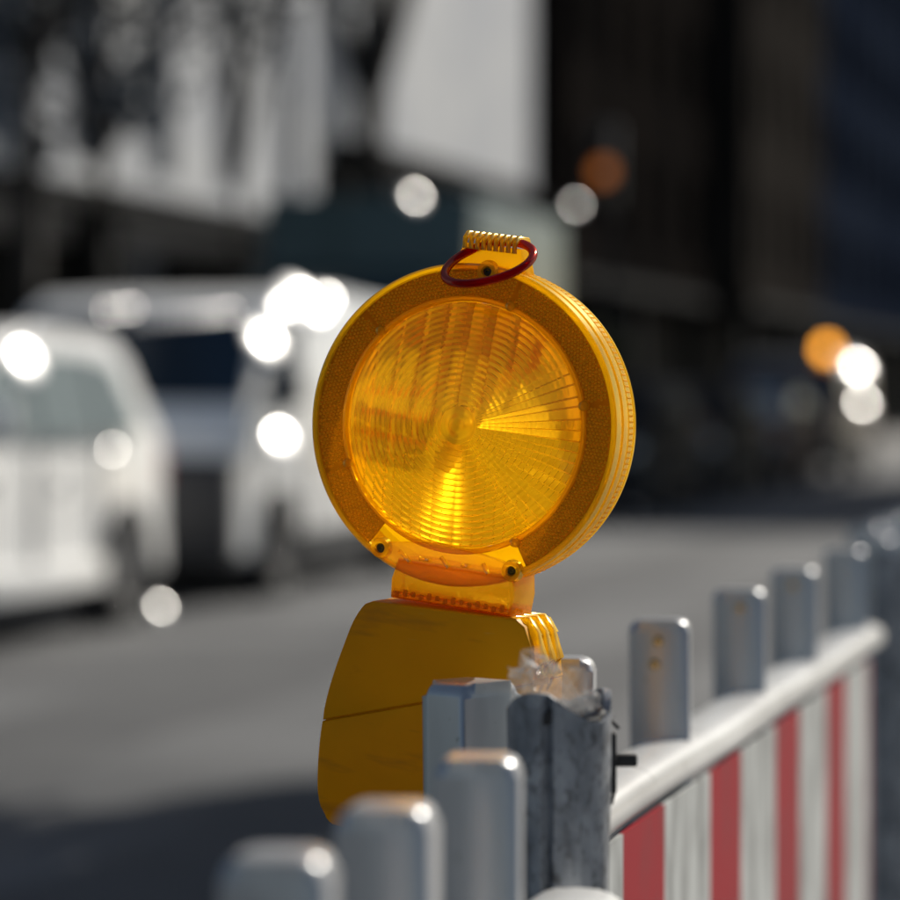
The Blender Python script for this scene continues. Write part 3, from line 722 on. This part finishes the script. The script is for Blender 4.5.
# crumpled clear film stuffed into the post
def film():
    rg = np.random.default_rng(11); o = empty('plastic_film', P(562, 706, pz)); tag(o, 'crumpled clear plastic film poking out of the grimy post', 'plastic film')
    def sheet(cx, cz, w, h, seed, yoff=0, tilt=0):
        rg = np.random.default_rng(seed); n = 26; V = []; F = []
        ph = rg.uniform(0, 6.28, 10); fr = rg.uniform(60, 260, (10, 2)); am = rg.uniform(.001, .0042, 10)
        for i in range(n):
            for j in range(n):
                u = i/(n-1)-.5; v = j/(n-1)-.5
                x = u*w*(1-.5*(v+.5)**1.5); z = v*h
                y = sum(am[k]*abs(sin(fr[k, 0]*x+fr[k, 1]*z+ph[k])) for k in range(10))-.008
                dx = sum(am[k]*.5*sin(fr[k, 1]*x-fr[k, 0]*z+ph[k]*2) for k in range(10))
                V.append((cx+x+dx+tilt*z, yoff+y*1.2, cz+z+dx*.5))
        for i in range(n-1):
            for j in range(n-1): F.append((i*n+j, (i+1)*n+j, (i+1)*n+j+1, i*n+j+1))
        meshobj('film_fold', V, F, M_BAG, o, True)
    def bag(cx, cz, rx, ry, rz, seed, amp, lean=0):
        rg = np.random.default_rng(seed); nu, nv = 17, 8; V = []; F = []
        for j in range(nv):
            v = j/(nv-1)*.94*pi/2+.03
            for i in range(nu):
                u = 2*pi*i/nu+(.5*2*pi/nu if j % 2 else 0); q = 1+amp*rg.uniform(-.24, .2)*(1 if j else .4); zz = sin(v)*rz*q
                V.append((cx+rx*cos(v)**.8*cos(u)*q+lean*zz, ry*cos(v)**.8*sin(u)*q, cz+zz))
        for j in range(nv-1):
            for i in range(nu):
                a, b, c, d = j*nu+i, j*nu+(i+1) % nu, (j+1)*nu+(i+1) % nu, (j+1)*nu+i
                F += [(a, b, d), (b, c, d)] if (i+j) % 2 else [(a, b, c), (a, c, d)]
        ob = meshobj('film_fold', V, F, M_BAG, o, True)
        for q in ob.data.polygons: q.use_smooth = False
    bag(-.005, -.007, .020, .016, .034, 1, .8, -.35)
    sheet(.004, .004, .036, .030, 5, -.010, .25)
    sheet(-.010, .012, .026, .036, 9, -.004, -.5)
    bag(.003, -.008, .024, .020, .011, 2, 1.3, .1)
    bag(.012, -.004, .009, .009, .012, 3, 1.0, .3)
film()
# black clamp fitting on the post's right side
def clamp():
    c = P(615, 760, 1.80); o = empty('pipe_clamp', c, 0); tag(o, 'small black clamp with a stub on the right side of the grimy post', 'clamp')
    bm = bmesh.new(); box(bm, .000, .0125, -.004, .004, -.0035, .0035, .0012); bmobj('stub', bm, M_SLOT, o, True)
    bm = bmesh.new(); box(bm, -.003, .0005, -.008, .008, -.018, .016, .001); bmobj('plate', bm, M_SLOT, o, True)
    V, F = tube([(.002, .0, .018), (-.003, -.002, .023), (-.008, -.003, .021)], .0011, 8); meshobj('wire_end', V, F, M_SLOT, o, True)
    V, F = tube([(.0, .0, -.015), (-.002, -.003, -.024), (-.006, -.004, -.027)], .0011, 8); meshobj('wire_end', V, F, M_SLOT, o, True)
clamp()

# ------------------------------------------------------------------ the warning lamp
LD = 1.98; PPM = FPX/LD; YAW = radians(20); ROLL = radians(7.4)
lamp = empty('warning_lamp', P(463, 425, LD)); tag(lamp, 'round amber barrier warning lamp with ribbed lens on a yellow housing', 'warning lamp')
lamp.rotation_mode = 'QUATERNION'
lamp.rotation_quaternion = (Matrix.Rotation(-YAW, 3, 'Z') @ Matrix.Rotation(ROLL, 3, 'Y')).to_quaternion()
def loc(px, py, y=0):               # photo pixel -> lamp-local x, z for a point at local depth y
    dx = (px-463)/PPM; dy = (425-py)/PPM; yy = y*sin(YAW)
    # x*cosR*cosY + z*sinR*cosY ... solve the 2x2 system
    a, b, c, d = cos(YAW)*cos(ROLL), cos(YAW)*sin(ROLL), -sin(ROLL), cos(ROLL)
    e, f = dx-yy, dy; det = a*d-b*c
    return ((e*d-b*f)/det, (a*f-c*e)/det)
R_LENS = .0765; R_OUT = .1005; THK = .040
def polar_plate(name, mat_, ysmooth, yrel, r1, nr, nth, parent):
    V = []; F = []
    V.append((0, yrel(0, 0), 0)); 
    for i in range(1, nr+1):
        r = r1*i/nr
        for k in range(nth):
            a = 2*pi*k/nth; V.append((r*cos(a), yrel(r, a), r*sin(a)))
    for k in range(nth): F.append((0, 1+(k+1) % nth, 1+k))
    for i in range(nr-1):
        for k in range(nth):
            l = (k+1) % nth; F.append((1+i*nth+k, 1+i*nth+l, 1+(i+1)*nth+l, 1+(i+1)*nth+k))
    o = len(V); ns = 16
    V.append((0, ysmooth(0), 0))
    for i in range(1, ns+1):
        r = r1*i/ns
        for k in range(nth):
            a = 2*pi*k/nth; V.append((r*cos(a), ysmooth(r), r*sin(a)))
    for k in range(nth): F.append((o, o+1+k, o+1+(k+1) % nth))
    for i in range(ns-1):
        for k in range(nth):
            l = (k+1) % nth; F.append((o+1+i*nth+k, o+1+(i+1)*nth+k, o+1+(i+1)*nth+l, o+1+i*nth+l))
    e1 = 1+(nr-1)*nth; e2 = o+1+(ns-1)*nth
    for k in range(nth):
        l = (k+1) % nth; F.append((e1+k, e1+l, e2+l, e2+k))
    me = bpy.data.meshes.new(name); me.from_pydata(V, [], F); me.update()
    bm = bmesh.new(); bm.from_mesh(me); bmesh.ops.recalc_face_normals(bm, faces=bm.faces[:]); bm.to_mesh(me); bm.free()
    me.shade_smooth(); me.set_sharp_from_angle(angle=radians(32))
    nin = nth*nr
    for q in me.polygons: q.material_index = 1 if (q.index < nin and isinstance(mat_, list)) else 0
    return link(name, me, mat_, parent)
NSEC = 34; DR = R_LENS/124; PITCH = 6*DR; R0 = 20*DR
sec_off = [random.uniform(-.5, .5) for _ in range(NSEC)]
def relief(r, a):
    """front lens: one-sided Fresnel rings, faintly cut into sectors"""
    if r < R0: return .0006*cos(r/R0*pi*3)+.0009
    s = (a/(2*pi)*NSEC) % NSEC; f = s-int(s); o = sec_off[int(s)]
    q = (r-R0)/PITCH+1e-4; fr = q-int(q)
    def lobe(c, w): return math.exp(-(((a-radians(c)+pi) % (2*pi)-pi)/radians(w))**4)
    # facet slopes that would send the low sun straight out of the lens, matched to a varying degree round it
    gx, gz = facet_slope(r, a); hr, ht = gx*cos(a)+gz*sin(a), -gx*sin(a)+gz*cos(a)
    wb, wq = lobe(264, 44)*(1.05-.26*r/R_LENS), min(1.0, lobe(2, 48))*(.92-.42*o)
    rest = max(0, 1-wb-wq); x = r*cos(a); f2 = (2*s) % 1; px = .0068; fx = (x/px) % 1; fw = ((x+.002*sin(a))/.0155) % 1
    A = 1.24*wb*gz*sin(a)+wq*hr
    saw = abs(A)*PITCH*(fr if A > 0 else 1-fr)+.0013*rest*(1-abs(2*fr-1))
    return saw+1.12*wb*gx*px*fx+wq*.8*abs(ht)*r*(pi/NSEC)*(f2 if ht > 0 else 1-f2)+.0022*rest*(1-(2*fw-1)**2)
LROT = (Matrix.Rotation(-YAW, 3, 'Z') @ Matrix.Rotation(ROLL, 3, 'Y')).inverted()
L_SUN = LROT @ (-sd); L_OUT = LROT @ Vector((0, -1, 0))
def facet_slope(r, a, n=1.6):
    g = 2*.0105*r/R_LENS**2; ox, oz = g*cos(a), g*sin(a)
    No = Vector((ox, -1, oz)).normalized(); t = (L_OUT-No*L_OUT.dot(No))/n
    i_ = t+No*sqrt(max(0, 1-t.length_squared)); v = i_*n-L_SUN
    return v.x/-v.y-ox, v.z/-v.y-oz
def relief_back(r, a):
    """back lens: broad radial flutes with shallow rings"""
    n = 26; s = ((a+.05)/(2*pi)*n) % n; f = s-int(s)
    q = r/.0062; fr = q-int(q)
    return .0052*(1-(2*f-1)**2)*min(1, (r/.055)**1.2)+.0012*(1-abs(2*fr-1)**2)
front = polar_plate('lens', [M_LENS, M_LENSI], lambda r: -.0105*(1-(r/R_LENS)**2)-.0005, lambda r, a: -.0105*(1-(r/R_LENS)**2)+.0020+relief(r, a), R_LENS, 124, 408, lamp)
back = polar_plate('back_lens', [M_LENSB, M_LENSBI], lambda r: THK+.010*(1-(r/R_LENS)**2)+.0005, lambda r, a: THK+.010*(1-(r/R_LENS)**2)-.0016-relief_back(r, a), R_LENS, 70, 312, lamp)
# bezel ring: lathe, with stepped outer rim
prof = [(.0962, -.0006), (.0972, -.0028), (.0992, -.0030), (R_OUT, -.0018), (R_OUT, .0075), (R_OUT-.0014, .0085),
        (R_OUT-.0014, .0105), (R_OUT+.0004, .0115), (R_OUT+.0006, .0195), (R_OUT-.0010, .0205), (R_OUT-.0010, .0225), (R_OUT+.0002, .0235), (R_OUT+.0002, .0320), (R_OUT-.0010, .033), (R_OUT-.0010, .0355), (R_OUT-.0002, .0365),
        (R_OUT-.0006, .0405), (R_OUT-.0022, .042), (.0965, .0405), (R_LENS+.002, .0405), (R_LENS+.0004, .0385),
        (R_LENS+.0004, .0375), (.0935, .0375), (.0968, .035), (.0970, .004), (.0962, .002)]
V, F = lathe(prof, 192, 'y', True); bz = meshobj('bezel', V, F, M_BEZEL, lamp, True, 30)
prof = [(R_LENS+.0004, .001), (R_LENS+.0015, -.0030), (R_LENS+.0032, -.0024), (R_LENS+.0040, -.0006), (R_LENS+.0040, .0018), (R_LENS+.0004, .0028)]
V, F = lathe(prof, 192, 'y', True); meshobj('lens_collar', V, F, M_BEZEL, lamp, True, 30)
# vertical knurls on the rim
bm = bmesh.new()
nk = 170
V = []; F = []
for k in range(nk):
    a = 2*pi*k/nk; 
    for (r, da, y) in ((R_OUT-.0017, -.006, .026-.0022), (R_OUT+.0009, 0, .026-.0018), (R_OUT-.0017, .006, .026-.0022)): pass
for k in range(nk):
    a = 2*pi*k/nk; o = len(V)
    for y in (.0240, .0316):
        for (r, da) in ((R_OUT, -.010), (R_OUT+.00055, 0), (R_OUT, .010)): V.append((r*cos(a+da), y, r*sin(a+da)))
    F += [(o, o+3, o+4, o+1), (o+1, o+4, o+5, o+2), (o, o+1, o+2), (o+3, o+5, o+4)]
kn = meshobj('rim_knurling', V, F, M_BEZEL, lamp); kn['kind'] = 'stuff'
# reflector ring: six segments of tiny prisms
def prism_segment(a0, a1, rot):
    V = []; F = []; p = .0024; r0, r1 = R_LENS+.0045, .0958
    n = int(2*r1/p)+2
    for i in range(-n, n):
        for j in range(-n, n):
            x = (i+.5*(j % 2))*p; z = j*p*.866
            xr = x*cos(rot)-z*sin(rot); zr = x*sin(rot)+z*cos(rot)
            r = sqrt(xr*xr+zr*zr)
            if r < r0 or r > r1: continue
            if not (.02 <= (atan2(zr, xr)-a0) % (2*pi) <= a1-a0-.02): continue
            o = len(V); h = p*.46
            yb = -.0006-.001*(r-r0)/(r1-r0)
            for k in range(6):
                q = rot+pi/6+k*pi/3; V.append((xr+h*cos(q)*.97, yb, zr+h*sin(q)*.97))
            V.append((xr, yb-.00125, zr))
            for k in range(6): F.append((o+k, o+(k+1) % 6, o+6))
    # backing sheet
    nprism = len(F)
    o = len(V); ns = 24
    for k in range(ns+1):
        a = a0+(a1-a0)*k/ns
        for r, y in ((r0-.0006, -.0004), (r1+.0006, -.0014), (r1+.0006, .0016), (r0-.0006, .0016)): V.append((r*cos(a), y, r*sin(a)))
    for k in range(ns):
        b = o+4*k
        for q in range(4): F.append((b+q, b+(q+1) % 4, b+4+(q+1) % 4, b+4+q))
    F.append((o, o+3, o+2, o+1)); b = o+4*ns; F.append((b, b+1, b+2, b+3))
    me = bpy.data.meshes.new('reflector_segment'); me.from_pydata(V, [], F); me.update()
    ob = link('reflector_segment', me, [M_PRISM, M_PRISMB], lamp)
    for q in me.polygons: q.material_index = 1 if q.index >= nprism else 0
for k, (d0, d1) in enumerate(((-57, 16), (16, 74), (74, 140), (140, 205), (205, 237))):
    a0 = radians(d0); prism_segment(a0, radians(d1), [0, .6, 1.3, .3, .9][k])
    # small snap lugs between the segments
    r = R_LENS+.0035; V, F = lathe([(.0001, -.0055), (.0022, -.005), (.0032, -.003), (.0036, .001)], 16, 'y')
    V = [(v[0]+r*cos(a0), v[1], v[2]+r*sin(a0)) for v in V]; meshobj('snap_lug', V, F, M_BEZEL, lamp, True)
# screws in their bosses
def screw(px, py):
    x, z = loc(px, py, -.004)
    V, F = lathe([(.0028, -.0012), (.0033, -.0056), (.0060, -.0056), (.0072, -.0012)], 24, 'y', False); V = [(v[0]+x, v[1], v[2]+z) for v in V]
    b = meshobj('screw_boss', V, F, M_BEZEL, lamp, True, 40)
    V, F = lathe([(.0001, -.0018), (.0010, -.0018), (.0012, -.0030), (.0030, -.0028), (.0032, -.0005)], 20, 'y'); V = [(v[0]+x, v[1], v[2]+z) for v in V]
    meshobj('screw', V, F, M_DARKSCREW, b, True, 40)
screw(380, 549); screw(511, 570); screw(487, 272)
# inner lamp unit: central core, bulb holder and wire bridge seen through the lens
V, F = lathe([(.0001, .012), (.006, .012), (.0075, .015), (.0075, .028), (.005, .031), (.0001, .031)], 32, 'y'); meshobj('lamp_core', V, F, M_FOOT, lamp, True, 40)
for dx in (-.019, .0):
    V, F = lathe([(.0001, -.0005), (.0022, .0003), (.0032, .003), (.0032, .012)], 20, 'y'); V = [(v[0]+dx, v[1], v[2]) for v in V]; meshobj('bulb', V, F, M_LEDW, lamp, True)
for k in range(6):
    xx = -.041+.0158*k; zt = sqrt(.072**2-xx*xx)
    bm = bmesh.new(); prism(bm, [(xx-.0012-.1*.015, .015+.010*abs(k-2.5)), (xx+.0022-.1*.015, .015+.010*abs(k-2.5)), (xx+.0022+.1*zt*.2, zt), (xx-.0012+.1*zt*.2, zt)], .010, .032, .0006, 1)
    bmobj('inner_rib', bm, M_RIB, lamp)
for k in range(3):
    zz = -.014+.012*k
    bm = bmesh.new(); box(bm, -.070, -.016, .012, .024, zz, zz+.0028, .0006, 1); bmobj('inner_rib', bm, M_RIB, lamp)
# foot plate across the bottom of the lens and the neck
x0, z0 = loc(452, 560, .0); 
bm = bmesh.new()
pts = []
for t in range(9): 
    q = radians(-122+t*8); pts.append((.0985*cos(q), .0985*sin(q)))
pts += [(.030, -.079), (-.006, -.0745), (-.040, -.079)]
prism(bm, pts, -.0042, .006, .0012, 2); bmobj('foot_plate', bm, M_FOOT, lamp, True)
for k in range(5):
    V, F = tube([(-.030+k*.014, -.005, -.083-.003*(k % 2)), (-.022+k*.013, -.0056, -.089+.003*(k % 2))], .0014, 8); meshobj('moulding_rib', V, F, M_FOOT, lamp, True)
xa, za = loc(388, 600, -.004); xb, zb_ = loc(511, 614, -.004)
nz0, nz1 = zb_-.001, -.088
bm = bmesh.new(); prism(bm, [(xa+.001, nz0), (xb-.001, nz0), (xb, nz0+.012), (xb-.002, nz1), (xa+.003, nz1), (xa, nz0+.012)], -.005, .040, .003, 3); bmobj('neck', bm, M_NECK, lamp, True)
bm = bmesh.new(); box(bm, xa+.002, xb-.002, -.0062, .0405, nz0+.001, nz0+.0045, .0014, 2); bmobj('neck_flange', bm, M_NECK, lamp, True)
for k in range(14):
    bm = bmesh.new(); xx = xa+.006+(xb-xa-.012)*k/13; box(bm, xx-.0012, xx+.0016, -.0072, -.0058, nz0+.0015+.0006*(k % 3), nz0+.0050+.0008*((k*5) % 3), .0005, 1); bmobj('catch', bm, M_NECK, lamp)
# lug on top with ribs
lx0, lz0 = loc(460, 284, .012); lx1, _ = loc(535, 284, .012)
tx0, tz0 = loc(469, 250, .014); tx1, _ = loc(525, 250, .014)
cz_top = loc(497, 236, .014)[1]
bm = bmesh.new(); prism(bm, [(tx0-.009, .0955), (tx1+.006, .0955), (tx1+.0005, cz_top-.006), (tx0+.0005, cz_top-.006)], .004, .024, .0018, 2); bmobj('hinge_lug', bm, M_BEZEL, lamp, True)
for k in range(9):
    xx = tx0+.002+(tx1-tx0-.004)*k/8
    V, F = tube([(xx, .000, cz_top-.0095), (xx, .0, cz_top-.003), (xx, .004, cz_top), (xx, .022, cz_top), (xx, .026, cz_top-.004)], .00185, 10); meshobj('lug_rib', V, F, M_BEZEL, lamp, True)
# red pull ring through the lug
cx_, cz_ = loc(488, 264, -.012)
ringp = []
for k in range(64):
    a = 2*pi*k/64; X = .0270*cos(a); Y = .0270*sin(a)
    X += .0012*cos(2*a+.5)
    ringp.append((cx_+X, -.0125+.0215*sin(a)*1.0-.0008*cos(a), cz_+Y*.50+X*.20))
V, F = tube(ringp, .0027, 14, True); meshobj('pull_ring', V, F, M_RED, lamp, True)

# yellow battery housing
YB = -.013; YD = .046
out = [loc(px, py, YB) for px, py in [(372, 602), (515, 617)]]
left = [loc(px, py, YB) for px, py in [(364, 605), (353, 622), (343, 647), (333, 675), (325, 703), (319, 735), (316, 768), (316, 797), (321, 816), (330, 828)]]
def smooth(pts, n=4):
    o = []
    for i in range(len(pts)-1):
        p0, p1, p2, p3 = pts[max(i-1, 0)], pts[i], pts[i+1], pts[min(i+2, len(pts)-1)]
        for k in range(n):
            t = k/n; o.append(tuple(.5*((2*p1[c])+(-p0[c]+p2[c])*t+(2*p0[c]-5*p1[c]+4*p2[c]-p3[c])*t*t+(-p0[c]+3*p1[c]-3*p2[c]+p3[c])*t**3) for c in (0, 1)))
    return o+[pts[-1]]
left = smooth(left, 3)
right = [(.0600, -.117), (.0655, -.128), (.070, -.150), (.074, -.185), (.0755, -.215), (.074, -.245), (.066, -.259)]
poly = [out[0], out[1]]+right+[(.03, -.262), (-.02, -.262)]+left[::-1]
bodyroot = empty('battery_housing', (0, 0, 0)); bodyroot.parent = lamp
def clip(poly, keep):                # split by the seam line
    (ax, az), (bx, bz_) = loc(318, 724, YB), loc(447, 697, YB)
    def sd_(p): return (p[1]-az)*(bx-ax)-(p[0]-ax)*(bz_-az)
    o = []
    for i in range(len(poly)):
        p, q = poly[i], poly[(i+1) % len(poly)]; a, b = sd_(p)*keep, sd_(q)*keep
        if a >= 0: o.append(p)
        if a*b < 0: t = a/(a-b); o.append((p[0]+(q[0]-p[0])*t, p[1]+(q[1]-p[1])*t))
    return o
for nm, k in (('housing_lid', 1), ('housing_base', -1)):
    pl = clip(poly, k)
    if k < 0: pl = [(x+.0002, z-.0005) for x, z in pl]
    bm = bmesh.new(); prism(bm, pl, YB+(.0004 if k < 0 else 0), YD, .0016, 3); bmobj(nm, bm, M_BODY, bodyroot, True, 30)
cxm = sum(p[0] for p in poly)/len(poly); czm = sum(p[1] for p in poly)/len(poly)
(ax, az), (bx, bz_) = loc(323, 723, YB), loc(447, 697, YB)
bx2, bz2 = bx+(bx-ax)*.8, bz_+(bz_-az)*.8
bm = bmesh.new(); prism(bm, [(ax, az-.002), (bx2, bz2-.002), (bx2, bz2+.002), (ax, az+.002)], YB+.0022, YB+.004); bmobj('seam_strip', bm, M_BODY, bodyroot)
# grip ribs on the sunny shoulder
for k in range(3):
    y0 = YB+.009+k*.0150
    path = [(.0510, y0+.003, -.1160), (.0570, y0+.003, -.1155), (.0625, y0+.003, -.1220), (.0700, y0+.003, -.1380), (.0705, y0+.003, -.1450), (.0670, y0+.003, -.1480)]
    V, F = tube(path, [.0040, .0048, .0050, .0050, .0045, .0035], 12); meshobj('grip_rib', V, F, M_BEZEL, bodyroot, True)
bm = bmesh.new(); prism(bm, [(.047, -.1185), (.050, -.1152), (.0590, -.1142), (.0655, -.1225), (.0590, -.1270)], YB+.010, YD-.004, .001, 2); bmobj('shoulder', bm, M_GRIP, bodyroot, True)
bm = bmesh.new(); box(bm, .060, .085, .01, .04, -.24, -.17, .004); bmobj('clamp_bracket', bm, M_BODY, bodyroot, True)
